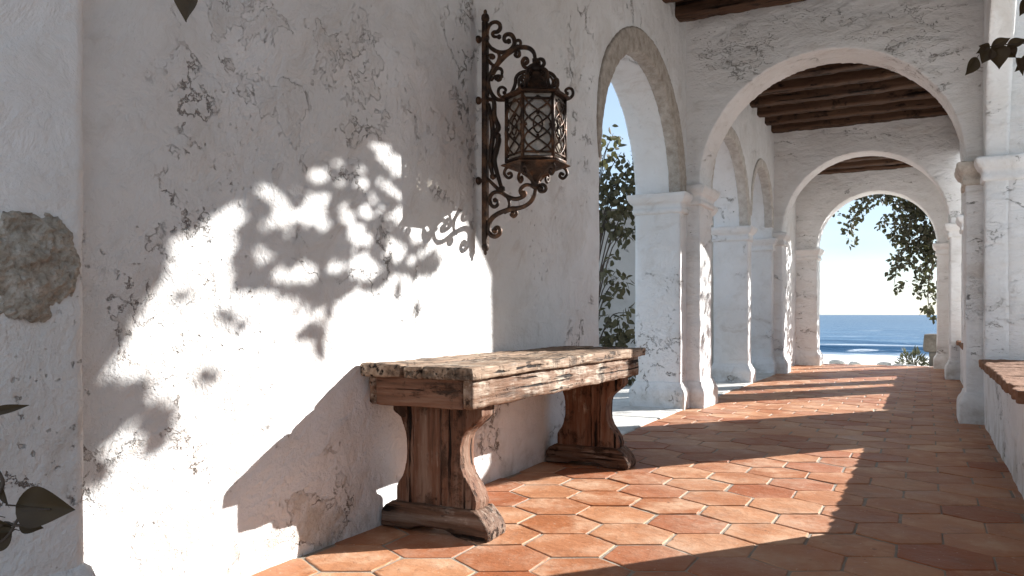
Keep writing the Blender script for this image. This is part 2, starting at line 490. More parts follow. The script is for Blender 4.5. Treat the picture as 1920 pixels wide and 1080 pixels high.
# imposts and bases round each pier of the wall
PIERS = ((3.9, 4.60, 0), (6.43, 7.48, 0), (9.25, 9.47, 0.0), (10.86, 11.5, 0.0))
for y0, y1, dz in PIERS:
    if y0 > 4:
        bm = bmesh.new(); ring_loft(bm, -.40, 0.0, y0, y1, BASE)
        rough(obj('pier_base', bm, PL_TRIM, lw), .012, ((.2, .012, 2),))
        bm = bmesh.new(); ring_loft(bm, -.40, .002, y0, y1, shift(CAP, dz))
    else:
        bm = bmesh.new(); ring_loft(bm, -.40, -.066, 4.3, y1, shift(CAP, dz))
    rough(obj('impost', bm, PL_TRIM, lw), .010, ((.15, .010, 2),))

# foreground pilaster with the bare rubble patch
pf = thing('pilaster', 'shaded white pilaster at the left edge with a round patch of bare brown stone', 'pilaster', (.06, .7, 0))
bm = bmesh.new(); box(bm, -.05, .12, .35, 1.112, -.05, TOPZ-.02)
rough(obj('shaft', bm, PL_TRIM, pf), .012, ((.3, .014, 1),), bevel=.02)
bm = bmesh.new(); ring_loft(bm, -.05, .12, .35, 1.112, BASE)
rough(obj('base', bm, PL_TRIM, pf), .012, ((.2, .012, 2),))
bm = bmesh.new(); ring_loft(bm, -.05, .12, .35, 1.112, shift(CAP, .04))
rough(obj('capital', bm, PL_TRIM, pf), .012, ((.15, .010, 2),))
bm = bmesh.new()
vs = ball(bm, (.112, .985, .905), 1, .022, .112, .128, 6)
for v in vs:
    d = Vector((0, v.co.y-.985, v.co.z-.905))
    dn = d.normalized() if d.length > 1e-5 else Vector((0, 0, 1))
    k = 1 + .18*mnoise.noise(dn*1.7 + Vector((3, 1, 2))) + .10*mnoise.noise(dn*5 + Vector((1, 7, 2))) + .05*mnoise.noise(dn*14)
    v.co.y = .985 + d.y*k; v.co.z = .905 + d.z*k
    q = v.co*1.0
    v.co.x += .014*mnoise.noise(q*22) + .011*abs(mnoise.noise(q*48)) + .006*mnoise.noise(q*120)
obj('exposed_stone', bm, ST_BROWN, pf)

# ---------------------------------------------------------------- transverse arches
CL = ('first and largest transverse arch, its pillar just past the arched opening behind the bench',
      'middle white transverse arch across the walk, seen through the first one',
      'narrow end arch of the walk, opening straight onto the sea')
SPAN = ((.12, 2.09, 1.93), (.12, 2.09, 1.93), (.32, 1.98, 1.86))
for (y0, y1), (x0, x1, s), lab, vox in zip(CROSS, SPAN, CL, (.015, .02, .02)):
    t = thing('transverse_arch', lab, 'arch', ((x0+x1)/2, (y0+y1)/2, 0), 'transverse arches over the walk')
    bm = bmesh.new()
    O = wall_outline(-.1, WX+.1, TOPZ-.01, ((x0, x1, s),), n=40)
    prism(bm, [(x, y0, z) for x, z in O], [(x, y1, z) for x, z in O])
    rough(obj('arch_wall', bm, PL_ARCH, t), vox, ((.4, .020, 2), (.08, .005, 2)))
    for a, b, left in ((-.02, x0, True), (x1, WX+.03, False)):
        bm = bmesh.new(); ring_loft(bm, a, b, y0-.003, y1+.003, BASE)
        rough(obj('base', bm, PL_TRIM, t), .011, ((.2, .010, 2),))
        bm = bmesh.new(); ring_loft(bm, a, b, y0-.003, y1+.003, shift(CAP, s-1.85 + (0 if left else .012)))
        rough(obj('capital', bm, PL_STONE if (not left and y0 < 7) else PL_TRIM, t), .010, ((.1, .016, 2),))

# ---------------------------------------------------------------- right wall: thin arched screen, outer piers; section invented for the sun patch
RB = ((3.9, 6.43, 1.77, 1.40), (8.02, 10.05, 1.90, 1.35), (10.50, 12.62, 1.90, 1.35))
rw = thing('arcade_wall', 'white arcade wall on the right side of the walk, its jamb rising above the brick topped parapet', 'wall', (2.4, 6, 0))
bm = bmesh.new()
A = wall_outline(.30, 13.44, TOPZ-.005, RB); B = wall_outline(.30, 13.44, TOPZ-.005, RB, outer=True)
prism(bm, [(WX, y, z) for y, z in A], [(WX+.15, y, z) for y, z in B])
rough(obj('wall', bm, PL_ARCH, rw), .022, ((.45, .018, 2), (.09, .005, 2)))
ys = [-4, 3.90-.001, 6.43, 8.02, 10.05, 10.50, 12.62, 13.43]
for a, b in ((.32, 3.70), (6.432, 7.95), (10.055, 10.42), (12.625, 13.43)):
    bm = bmesh.new(); box(bm, WX+.12, 2.60, a, b, -.05, 3.9)
    rough(obj('shading_pier', bm, PL_ARCH, rw), .03, ((.4, .015, 2),))
for a, b in ((6.43, 8.02), (10.05, 10.50), (12.62, 13.05)):
    bm = bmesh.new(); ring_loft(bm, WX-.002, 2.602, a, b, shift(CAP, .085))
    rough(obj('impost', bm, PL_TRIM, rw), .012, ((.15, .010, 2),))

# parapets with brick coping
PLAB = ('low white parapet with worn brick coping at the right edge of the picture',
        'low white parapet with brick coping, half hidden behind the right pillar of the first transverse arch',
        'low white parapet of the last bay before the sea, farthest on the right')
for (a, b, _, _), lab in zip(RB, PLAB):
    a0 = 1.6 if a < 4 else a
    t = thing('parapet_wall', lab, 'parapet', (2.4, (a+b)/2, 0), 'brick topped parapets')
    a2 = a-.12 if a < 4 else a+.002
    b2 = b-.004
    bm = bmesh.new(); box(bm, WX+.004, 2.57, a2, b2, -.05, .435)
    rough(obj('wall', bm, PL_TRIM, t), .014, ((.3, .018, 2), (.06, .006, 2)))
    bm = bmesh.new()
    y = a2+.004
    while y < b2-.03:
        w = random.uniform(.060, .072)
        o = random.uniform(-.008, .008)
        hz = random.uniform(-.004, .004)
        vs = box(bm, WX-.035+o, 2.62+o, y, min(y+w, b2)-.008, .432, .482+hz)
        y += w
    box(bm, WX-.015, 2.60, a2+.006, b2-.004, .431, .472)
    rough(obj('coping', bm, BRICK, t), .007 if a < 4 else .012, ((.05, .010, 2),))

# ---------------------------------------------------------------- ceiling and beams
t = thing('plank_ceiling', 'dark plank ceiling lying on the beams over the walk', 'ceiling', (1.1, 6, 3.5))
bm = bmesh.new()
x = 0.0
y = .33
while y < 13.05:
    w = random.uniform(.18, .26)
    box(bm, -.02, WX+.02, y, min(y+w, 13.06)-.006, 3.50+random.uniform(0, .006), 3.545)
    y += w
obj('boards', bm, BOARD, t, smooth=False)
bm = bmesh.new(); box(bm, -.38, 2.58, .34, 13.40, 3.55, 3.80)
obj('roof_light_block', bm, PL_TRIM, t, smooth=False)  # unseen slab over the boards, added to stop light leaking in

BW, BZ0, BZ1 = .17, 3.265, 3.50
bm = bmesh.new(); box(bm, -.03, WX+.03, -BW/2, BW/2, BZ0, BZ1)
beam0 = rough(obj('ceiling_beam', bm, BEAM), .016, ((.25, .024, 2), (.05, .010, 2)), bevel=.014)
BY = [5.93, 6.36] + [7.47+.492*i for i in range(7)] + [10.88] + [12.0, 12.5, 12.92]
BLAB = ['second dark beam from the first arch, cut off by the top edge of the photo', 'dark ceiling beam close in front of the first transverse arch'] + \
    ['dark ceiling beam seen through the first arch, %s in front of the middle arch' % w for w in ('eighth', 'seventh', 'sixth', 'fifth', 'fourth', 'third', 'second')] + \
    ['dark ceiling beam tight against the middle transverse arch', 'lower dark beam just past the middle arch', 'lower dark beam halfway between the middle arch and the end arch', 'lower dark beam tight against the end arch by the sea']
for i, y in enumerate(BY):
    o = beam0 if i == 0 else copy_tree(beam0)
    o.location = (0, y, random.uniform(-.006, .006) - (.27 if y > 11.5 else 0))
    tag(o, BLAB[i], 'beam', 'dark wooden ceiling beams')

# ---------------------------------------------------------------- hexagonal tile floor
DX, DY = .2865, .2335
bm = bmesh.new()
lay = bm.loops.layers.float_color.new('tint')
gap = .0040
def hexpts(cx, cy, inset, z, tilt, ch=0.0, nseg=5):
    c = []
    ra = DX/math.sqrt(3)
    for k in range(6):
        a = R(90+60*k)
        c.append((ra*math.cos(a), ra*math.sin(a)*(DY/(1.5*ra))))
    pts = []
    for k in range(6):
        p, q = c[k], c[(k+1) % 6]
        for i in range(nseg):
            t = i/nseg
            px, py = p[0]+(q[0]-p[0])*t, p[1]+(q[1]-p[1])*t
            L = math.hypot(px, py)
            nz = mnoise.noise((cx*3+px*30, cy*3+py*30, 5.5))
            chip = max(0, mnoise.noise((cx*7+px*55, cy*7+py*55, 1.5))-.25)
            f = (L-inset*1.08+.0022*nz-ch*chip)/L
            if i == 0: f -= .010
            pts.append((cx+px*f, cy+py*f, z + tilt[0]*px + tilt[1]*py))
    return pts
for j in range(-8, 48):
    yc = 2.70 + j*DY
    for i in range(-4, 10):
        xc = .88 + i*DX + (DX/2 if j % 2 else 0)
        if xc < -.12 or xc > 2.42 or yc > 13.55: continue
        tilt = (random.gauss(0, .006), random.gauss(0, .006)); z = max(-.0012, min(.0015, random.gauss(0, .0011))); tilt = tuple(max(-.008, min(.008, q)) for q in tilt)
        c = (random.random(), random.random(), random.random(), 1)
        jx, jy = random.gauss(0, .0016), random.gauss(0, .0016)
        gp = gap + random.uniform(-.001, .0015)
        rows = [[bm.verts.new(p) for p in hexpts(xc+jx, yc+jy, ins, z+dz, tilt, ch)] for ins, dz, ch in ((gp, -.012, 0), (gp, -.003, 0), (gp+.0015, -.0008, .010), (gp+.0045, 0, .016))]
        fs = []
        for r0, r1 in zip(rows, rows[1:]):
            for k in range(30):
                fs.append(bm.faces.new((r0[k], r0[(k+1) % 30], r1[(k+1) % 30], r1[k])))
        fs.append(bm.faces.new(rows[-1]))
        for f in fs:
            for l in f.loops: l[lay] = c
v = [bm.verts.new(p) for p in ((-.3, .3, -.0036), (2.5, .3, -.0036), (2.5, 13.66, -.0036), (-.3, 13.66, -.0036))]
f = bm.faces.new(v); f.material_index = 1
floor = obj('floor', bm, [TILE, GROUT], None, smooth=False)
tag(floor, kind='structure')
bm = bmesh.new(); box(bm, -.38, 2.58, -4, .295, -.06, -.004)
tag(obj('floor', bm, TILE, None, False), kind='structure')

# pale flagstones under the left arches and outside
bm = bmesh.new()
def slab(x0, x1, y0, y1, z):
    w = .012
    a = [bm.verts.new((x+random.uniform(-w, w), y+random.uniform(-w, w), z-.05)) for x, y in ((x0, y0), (x1, y0), (x1, y1), (x0, y1))]
    zt = z+random.uniform(-.003, .003)
    b = [bm.verts.new((p.co.x, p.co.y, zt-.006)) for p in a]
    c = Vector(((x0+x1)/2, (y0+y1)/2, 0))
    d = [bm.verts.new((p.co.x+(.008 if p.co.x < c.x else -.008), p.co.y+(.008 if p.co.y < c.y else -.008), zt)) for p in a]
    for r0, r1 in ((a, b), (b, d)):
        for k in range(4): bm.faces.new((r0[k], r0[(k+1) % 4], r1[(k+1) % 4], r1[k]))
    bm.faces.new(d)
for a, b, _ in LBAYS:
    y = a-.02
    while y < b:
        w = min(random.uniform(.42, .7), b+.02-y)
        if b+.02-(y+w) < .2: w = b+.02-y
        slab(-.44, .045+random.uniform(-.012, .012), y+.006, y+w-.006, .010)
        y += w
y = 2.0
while y < 16:
    w = random.uniform(.6, 1.0); x = -.46
    while x > -4.2:
        l = random.uniform(.6, 1.1)
        slab(x-l, x-.016, y, y+w-.016, -.006)
        x -= l
    y += w
tag(obj('paving', bm, ST_PAVE, None, False), kind='structure')

# ---------------------------------------------------------------- bench
bn = thing('wooden_bench', 'heavy weathered wooden trestle bench standing against the white wall', 'bench', (.24, 3.13, 0))
def part(name, bm, mat, parent=bn, vox=.007, amp=.010, bev=.006):
    return rough(obj(name, bm, mat, parent), vox, ((.22, amp*1.2, 2), (.05, amp*.45, 2), (.018, amp*.14, 1)), bevel=bev)
for x0, x1, y0, y1, z in ((.012, .190, 2.215, 4.05, .622), (.196, .278, 2.222, 4.06, .619), (.284, .488, 2.212, 4.055, .621)):
    bm = bmesh.new()
    # planks stop in worn, rounded ends
    n = 14
    L = []
    for i in range(n+1):
        u = i/n
        for_end = .010*(2*u-1)**4
        L.append((x0+(x1-x0)*u, y0+for_end))
    for i in range(n, -1, -1):
        u = i/n
        L.append((x0+(x1-x0)*u, y1-.012*(2*u-1)**4))
    prism(bm, [(x, y, z) for x, y in L], [(x, y, z-.043) for x, y in L])
    o = part('plank', bm, WOOD_Y, vox=.006, amp=.011, bev=.010)
ar = []
for nm, bx in (('front_rail', (.432, .470, 2.252, 3.985, .476, .580)), ('back_rail', (.030, .062, 2.252, 3.985, .476, .580))):
    bm = bmesh.new(); box(bm, *bx); part(nm, bm, WOOD_AY, amp=.012)
for bx in ((.0625, .4315, 2.250, 2.290, .474, .580), (.0625, .4315, 3.950, 3.990, .474, .580)):
    bm = bmesh.new(); box(bm, *bx); part('end_rail', bm, WOOD_AX, amp=.008)
# a worn stub of wood under the far corner of the top
bm = bmesh.new(); box(bm, .40, .455, 3.992, 4.03, .47, .58); part('corner_block', bm, WOOD_AX, amp=.010)
LL = [(.048, .470), (.052, .436), (.070, .424), (.086, .414), (.094, .392), (.110, .360), (.116, .320), (.117, .284), (.112, .230), (.100, .198), (.080, .175), (.070, .150), (.071, .092)]
LR = [(.413, .092), (.418, .128), (.409, .160), (.388, .192), (.365, .219), (.354, .248), (.350, .280), (.350, .318), (.359, .362), (.378, .384), (.398, .400), (.424, .420), (.440, .440), (.440, .474)]
FT = [(.006, .000), (.010, .062), (.026, .084), (.062, .104), (.42, .104), (.444, .084), (.464, .058), (.478, .030), (.474, .0), (.345, .0), (.318, .014), (.285, .020), (.205, .020), (.165, .014), (.140, .0)]
for yl in (2.36, 3.80):
    lg = bpy.data.objects.new('leg', None); COL.objects.link(lg); lg.parent = bn
    lg.location = Vector((.24, yl+.06, 0)) - Vector(bn.location)
    # two boards side by side with a dark joint
    S = .268
    za = [p for p in LL] ; zb = [p for p in LR]
    bm = bmesh.new()
    o1 = LL[::-1] + [(S-.0022, .470), (S-.0022, .092)]
    prism(bm, [(x, yl, z) for x, z in o1], [(x, yl+.105, z) for x, z in o1])
    part('board', bm, WOOD_Z, lg, .0055, .009, .005)
    bm = bmesh.new()
    o2 = LR + [(S+.0022, .474), (S+.0022, .092)]
    prism(bm, [(x, yl+.002, z) for x, z in o2], [(x, yl+.103, z) for x, z in o2])
    part('board', bm, WOOD_Z, lg, .0055, .009, .005)
    bm = bmesh.new()
    prism(bm, [(x, yl-.018, z) for x, z in FT], [(x, yl+.125, z) for x, z in FT])
    part('foot', bm, WOOD_F, lg, .006, .014, .008)

# ---------------------------------------------------------------- lantern on its wrought iron bracket
LY = 3.08
H, F = .8, 1450.0
CX, YAW = 1.8264, math.atan(775/1450)
def px_plane(px, py):
    """where the bracket's own plane (at right angles to the wall) is cut; used to read sizes off the photograph"""
    lat, up = (px-960)/F, (590-py)/F
    rx, ry = lat*math.cos(YAW)-math.sin(YAW), lat*math.sin(YAW)+math.cos(YAW)
    t = LY/ry
    return (CX+rx*t, LY, H+up*t)
def SA(pts): return [px_plane(880+u/6, 20+v/6) for u, v in pts]
def SB(pts): return [px_plane(880+u/6, 300+v/6) for u, v in pts]
def SC(pts): return [px_plane(840+u*.463, v*.463) for u, v in pts]
lt = thing('wall_lantern', 'ornate black wrought iron lantern hanging on a scrolled bracket on the plaster wall', 'lantern', (.0, LY, 1.1))
br = bpy.data.objects.new('bracket', None); COL.objects.link(br); br.parent = lt; br.location = (0, 0, 0)
bm = bmesh.new()
bx = px_plane(910, 250)[0]
zt, zb_ = px_plane(908, 42)[2], px_plane(910, 458)[2]
box(bm, bx-.012, bx+.012, LY-.016, LY+.016, zb_, zt)
ball(bm, (bx, LY, zt+.018), .020, 1, 1, 1.25); ball(bm, (bx, LY, zt+.045), .009, 1, 1, 1.6)
ball(bm, (bx, LY, zb_-.012), .018, 1, 1, 1.3); ball(bm, (bx, LY, zb_-.035), .009, 1, 1, 1.8)
rough(obj('back_bar', bm, IRON, br), None, (), bevel=.004)
for py in (72, 187, 338):
    bm = bmesh.new()
    z = px_plane(908, py)[2]
    tube(bm, [(-.012, LY, z), (bx, LY, z)], .009)
    ball(bm, (.004, LY, z), .019, .8, 1, 1)
    ball(bm, (bx+.004, LY, z), .017)
    obj('wall_stud', bm, IRON, br)
bm = bmesh.new()
def iron(pts, r, taper=True, n=5):
    p = spline(pts, n)
    k = len(p)
    tube(bm, p, [r*(1-.35*abs(2*i/(k-1)-1)**2) if taper else r for i in range(k)], 8, 1.15)
    ball(bm, p[-1], r*1.35, sub=1)
iron(SA([(205, 262), (212, 200), (245, 145), (300, 128), (342, 155), (345, 205), (315, 238), (280, 242), (262, 265), (280, 292), (335, 295)]), .0095)
iron(SA([(195, 290), (205, 360), (250, 425), (320, 462), (400, 468), (465, 440), (505, 385), (505, 325), (475, 275), (435, 265), (400, 285), (392, 330), (415, 352), (442, 345)]), .0105)
iron(SA([(205, 960), (208, 860), (215, 790), (250, 700), (310, 610), (380, 530), (450, 470), (530, 425), (615, 412), (685, 430), (728, 480), (742, 560)]), .012)
iron(SA([(215, 790), (232, 890), (275, 970), (330, 1003), (430, 1006)]), .010)
iron(SA([(205, 395), (270, 430), (325, 475), (335, 535), (300, 610), (268, 640)]), .008)
iron(SA([(205, 505), (250, 498), (275, 518), (262, 535), (245, 525)]), .008)
iron(SA([(205, 540), (235, 585), (272, 620)]), .008)
iron(SA([(245, 790), (285, 745), (335, 735), (350, 765), (325, 785), (305, 765)]), .0085)
iron(SA([(270, 730), (300, 665), (340, 650), (368, 680), (362, 740)]), .008)
iron(SA([(525, 440), (560, 455), (565, 500), (540, 518), (512, 500), (525, 478)]), .0075)
iron(SA([(500, 400), (515, 355), (550, 333), (576, 352), (572, 395), (545, 400)]), .0075)
iron(SA([(738, 610), (700, 612), (655, 645), (612, 625), (597, 575), (622, 535), (652, 545), (660, 580), (640, 590)]), .0085)
iron(SA([(740, 610), (775, 620), (812, 635), (842, 595), (828, 555), (795, 545), (768, 565), (780, 590)]), .0085)
iron(SB([(735, 260), (742, 330), (730, 400), (690, 470), (620, 520), (545, 542), (470, 548), (390, 575), (320, 605), (260, 650), (222, 715), (216, 785), (240, 842), (290, 860), (336, 835), (348, 785), (318, 757), (288, 768), (285, 795)]), .0115)
iron(SB([(200, 200), (240, 245), (300, 305), (370, 370), (440, 415), (520, 438), (590, 420), (628, 388), (622, 362), (600, 372)]), .010)
iron(SB([(735, 310), (690, 285), (640, 280), (595, 305), (573, 345), (585, 390), (612, 400)]), .009)
iron(SB([(440, 545), (452, 490), (432, 425), (380, 378), (310, 358), (255, 382), (228, 440), (243, 500), (282, 528), (318, 502), (318, 462), (290, 452)]), .0095)
iron(SB([(395, 600), (430, 580), (475, 565), (515, 568), (532, 602), (500, 638), (468, 618), (485, 598)]), .008)
iron(SB([(740, 310), (780, 285), (830, 278), (862, 312), (845, 350), (800, 355), (780, 330), (810, 318)]), .008)
iron(SB([(205, 790), (235, 690)]), .007)
iron(SC([(163, 400), (186, 412), (188, 470), (204, 515), (192, 540), (205, 565), (196, 610), (188, 650), (200, 705), (218, 765)]), .013)
iron(SC([(165, 420), (175, 480), (182, 540), (176, 600), (172, 660), (182, 715)]), .012)
ball(bm, px_plane(840+201*.463, 550*.463), .016)
obj('scrollwork', bm, IRON, br)

ax_x = px_plane(1003, 250)[0] + .004
AX = (ax_x, LY)
S = .000398*6
def zA(v): return px_plane(1003, 20+v/6)[2]
def zB(v): return px_plane(1003, 300+v/6)[2]
RB_, ZT, ZB = .131, zA(985), zB(25)
A0 = R(31)
def hexc(r, k, z): return Vector((AX[0]+r*math.cos(A0+k*math.pi/3), AX[1]+r*math.sin(A0+k*math.pi/3), z))
# cage
cg = bpy.data.objects.new('cage', None); COL.objects.link(cg); cg.parent = lt; cg.location = (AX[0], 0, ZB-1.1)
bm = bmesh.new()
for z, r in ((ZT, .0085), (ZB, .0085), (ZT-.030, .005), (ZB+.024, .005)):
    for k in range(6): tube(bm, [hexc(RB_, k, z), hexc(RB_, k+1, z)], r, 6)
for k in range(6): tube(bm, [hexc(RB_, k, ZB-.004), hexc(RB_, k, ZT+.004)], .0085, 6)
obj('cage_bar', bm, IRON, cg)
for k in range(6):
    bm = bmesh.new()
    a, b = hexc(RB_, k, 0), hexc(RB_, k+1, 0)
    hgt = ZT-ZB
    def fp(u, v): return a.lerp(b, .5+u*.5) + Vector((0, 0, ZB+hgt*v))
    # interlaced ogee lattice: three waves of crossing bars and small rings
    for sgn in (1, -1):
        for ph in (0, 1):
            tube(bm, [fp(sgn*.88*math.sin(math.pi*(v*2.0)+ph*math.pi/2)*(1), .07+.86*v) for v in [i/26 for i in range(27)]], .0042, 6)
    for v0 in (.5,):
        tube(bm, [fp(.30*math.cos(t), v0+.13*math.sin(t)) for t in [2*math.pi*i/14 for i in range(15)]], .0036, 6)
    for v0, u0 in ((.33, 0), (.67, 0), (.5, .8), (.5, -.8)):
        ball(bm, fp(u0, v0), .008, sub=1)
    obj('lattice', bm, IRON, cg)
bm = bmesh.new()
rows = [[bm.verts.new(hexc(RB_-.012, k, z)) for k in range(6)] for z in (ZB+.004, ZT-.004)]
for k in range(6): bm.faces.new((rows[0][k], rows[0][(k+1) % 6], rows[1][(k+1) % 6], rows[1][k]))
obj('glass_pane', bm, GLASS, cg, smooth=False)
# candle socket inside
bm = bmesh.new()
lathe(bm, [(.045, ZB+.002), (.045, ZB+.012), (.016, ZB+.018), (.016, ZB+.06), (.022, ZB+.07), (.014, ZB+.075)], AX, 14)
obj('candle_socket', bm, IRON, cg)
# roof
rf = bpy.data.objects.new('lantern_roof', None); COL.objects.link(rf); rf.parent = lt; rf.location = (AX[0], 0, ZT-1.1)
bm = bmesh.new()
z_ = lambda v: zA(v)
lathe(bm, [(RB_+.022, zA(1000)), (RB_+.030, zA(985)), (RB_+.024, zA(968)), (.115, zA(940)), (.078, zA(885)), (.058, zA(820)), (.044, zA(760)), (.036, zA(700))], AX, 6, A0)
obj('roof_shell', bm, IRON, rf, smooth=False)
bm = bmesh.new()
lathe(bm, [(.040, zA(702)), (.043, zA(690)), (.043, zA(665)), (.034, zA(640)), (.026, zA(615)), (.014, zA(590)), (.011, zA(555))], AX, 16)
obj('crown', bm, IRON, rf)
bm = bmesh.new()
SCR = [(800, 690), (860, 690), (920, 715), (955, 760), (965, 830), (995, 910), (1045, 965), (1105, 985), (1150, 945), (1145, 885), (1105, 868), (1070, 895), (1085, 930)]
SCR2 = [(800, 705), (850, 730), (900, 745), (925, 790), (915, 850), (940, 890)]
SCR3 = [(815, 735), (845, 765), (885, 755), (880, 725)]
for k in range(6):
    ca, sa = math.cos(A0+k*math.pi/3), math.sin(A0+k*math.pi/3)
    for P_, r in ((SCR, .0088), (SCR2, .006), (SCR3, .005)):
        p = spline([(AX[0]+ca*(u-735)*.000398, AX[1]+sa*(u-735)*.000398, zA(v)) for u, v in P_], 5)
        n = len(p)
        tube(bm, p, [r*(1-.3*(i/n)) for i in range(n)], 8)
        ball(bm, p[-1], r*1.2, sub=1)
obj('roof_scroll', bm, IRON, rf)
# tray and pendant
tr = bpy.data.objects.new('lantern_tray', None); COL.objects.link(tr); tr.parent = lt; tr.location = (AX[0], 0, ZB-1.1)
bm = bmesh.new()
lathe(bm, [(.018, zB(245)), (.030, zB(215)), (.035, zB(185)), (.066, zB(150)), (.105, zB(112)), (RB_+.018, zB(78)), (RB_+.026, zB(66)), (RB_+.020, zB(55)), (RB_-.004, zB(38)), (RB_-.010, zB(28))], AX, 6, A0)
obj('tray_shell', bm, IRON, tr, smooth=False)
SB1 = [(1040, 78), (1075, 110), (1085, 160), (1045, 205), (1005, 185), (1015, 150), (1040, 158)]
SB2 = [(880, 150), (830, 185), (790, 225), (765, 265)]
for k in range(6):
    bm = bmesh.new()
    ca, sa = math.cos(A0+k*math.pi/3), math.sin(A0+k*math.pi/3)
    for P_, r in ((SB1, .007), (SB2, .006)):
        p = spline([(AX[0]+ca*(u-735)*.000398, AX[1]+sa*(u-735)*.000398, zB(v)) for u, v in P_], 5)
        tube(bm, p, r, 8)
        ball(bm, p[-1], r*1.2, sub=1)
        obj('tray_scroll' if P_ is SB1 else 'tray_brace', bm, IRON, tr)
        bm = bmesh.new()
    bm.free()
bm = bmesh.new()
lathe(bm, [(.010, zB(330)), (.026, zB(305)), (.016, zB(280)), (.022, zB(262)), (.020, zB(240))], AX, 14)
obj('finial', bm, IRON, tr)

# ---------------------------------------------------------------- vegetation
SUN = Vector((1, 1.25, .72))
def twig(bm, pts, r0, r1, seg=6):
    p = spline(pts, 4); n = len(p)
    tube(bm, p, [r0+(r1-r0)*i/(n-1) for i in range(n)], seg)

def leaf_fine(bm, p, d, up, L, W, curl=.25):
    d = Vector(d).normalized(); side = d.cross(Vector(up)).normalized(); nn = side.cross(d).normalized()
    p = Vector(p); NL, NW = 14, 4
    ph = random.uniform(0, 6)
    rows = []
    for i in range(NL+1):
        t = i/NL
        w = .5*W*(1.12*math.sin(math.pi*min(1, t**.82))*(1-.38*t*t) if t < 1 else 0)+.0004
        bend = -curl*L*(t**2)*.5 + .02*L*math.sin(ph+t*7)
        row = []
        for j in range(-NW, NW+1):
            u = j/NW
            row.append(bm.verts.new(p + d*L*t + side*w*u + nn*(bend + w*.42*abs(u)**1.4 - .0016*(j == 0) + .05*w*math.sin(9*t+3*u+ph))))
        rows.append(row)
    for a, b in zip(rows, rows[1:]):
        for j in range(2*NW): bm.faces.new((a[j], a[j+1], b[j+1], b[j]))
    tube(bm, [p-d*L*.16, p, p+d*L*.5], [W*.022, W*.022, W*.008], 6)

def leaf_any(bm, p, L, W, bias=None):
    d = rvec(); d.z -= .45
    if bias: d = d + Vector(bias)
    up = rvec(); up.z += .6
    leaf(bm, p, d, up, L, W)

def in_poly(x, y, P):
    c = False; n = len(P)
    for i in range(n):
        x1, y1 = P[i]; x2, y2 = P[(i+1) % n]
        if (y1 > y) != (y2 > y) and x < (x2-x1)*(y-y1)/(y2-y1)+x1: c = not c
    return c

# tree outside the near right bay: its lower branches dapple the wall over the bench
def shade_pt(yw, zw, t): return Vector((t, yw+1.25*t, zw+.72*t))
st = thing('garden_tree', 'broad leaved garden tree outside the near right bay whose leaves dapple the wall', 'tree', (4.3, 5.25, -.05))
bm = bmesh.new()
def wall_pt(px, py):
    lat, up = (px-960)/F, (590-py)/F
    rx, ry = lat*math.cos(YAW)-math.sin(YAW), lat*math.sin(YAW)+math.cos(YAW)
    t = -CX/rx
    return (ry*t, H+up*t)
def crop(l): return [wall_pt(480+u*.4074, 260+v*.4074) for u, v in l]
rnd = random.Random(11)
MASS = crop([(-40, 200), (130, 150), (220, 95), (400, 70), (540, 40), (700, 40), (815, 70), (800, 160), (725, 250), (735, 330), (640, 420), (700, 480), (830, 490), (850, 610), (700, 620), (600, 640), (560, 690), (430, 690), (340, 760), (320, 900), (230, 960), (150, 780), (60, 690), (-90, 690), (-110, 560), (-70, 350)])
HOLES = [(590,75,38,28),(665,125,62,62),(775,110,27,38),(285,165,66,42),(340,110,18,14),(410,125,25,25),(490,140,38,22),(400,205,30,25),(490,200,36,34),(590,205,42,34),(625,245,38,32),(725,160,20,17),(750,220,48,34),(60,255,66,46),(290,280,62,48),(535,268,26,18),(110,335,46,42),(225,350,42,36),(300,385,62,46),(405,360,42,42),(495,335,52,32),(40,410,46,42),(125,415,42,36),(450,440,52,62),(660,360,50,55),(760,320,50,70),(630,510,50,60),(750,430,55,62),(30,540,56,52),(125,635,58,42),(240,620,64,58),(360,590,44,44),(480,600,80,75),(510,460,22,32),(660,280,20,24),(580,335,24,20),(190,230,20,16),(60,740,90,45),(700,560,28,30),(770,540,24,30)]
HW = []
for u, v, a, b in HOLES:
    c = crop([(u, v)])[0]; e = crop([(u+a, v)])[0]; g = crop([(u, v+b)])[0]
    HW.append((c, abs(e[0]-c[0])*.78, abs(g[1]-c[1])*.80))
CUT = wall_pt(600, 555); CUT2 = wall_pt(765, 452)
tw = bmesh.new()
def spot(yw, zw, t, L, W, r=rnd):
    p = shade_pt(yw, zw, t)
    d = Vector((r.uniform(-.5, .5), r.uniform(-1, 1), r.uniform(-1, .35)))
    up = SUN.normalized() + Vector((r.uniform(-1, 1), r.uniform(-1, 1), r.uniform(-1, 1)))*.45
    leaf(bm, p - d.normalized()*L*.5, d, up, L, W)
ys_ = [p[0] for p in MASS]; zs_ = [p[1] for p in MASS]
for i in range(4600):
    y, z = rnd.uniform(min(ys_), max(ys_)), rnd.uniform(min(zs_), max(zs_))
    L, W = rnd.uniform(.048, .080), rnd.uniform(.032, .046)
    if not in_poly(y, z, MASS): continue
    if any(((y-c[0])/(a+.012))**2 + ((z-c[1])/(b+.012))**2 < 1 for c, a, b in HW): continue
    if rnd.random() > .62: continue
    if z < CUT[1] and rnd.random() > .22: continue
    if y > CUT2[0] and z < CUT2[1] and rnd.random() > .30: continue
    spot(y, z, 2.37 + max(0, 2.40-y)*.40 + rnd.uniform(0, .2), L, W)
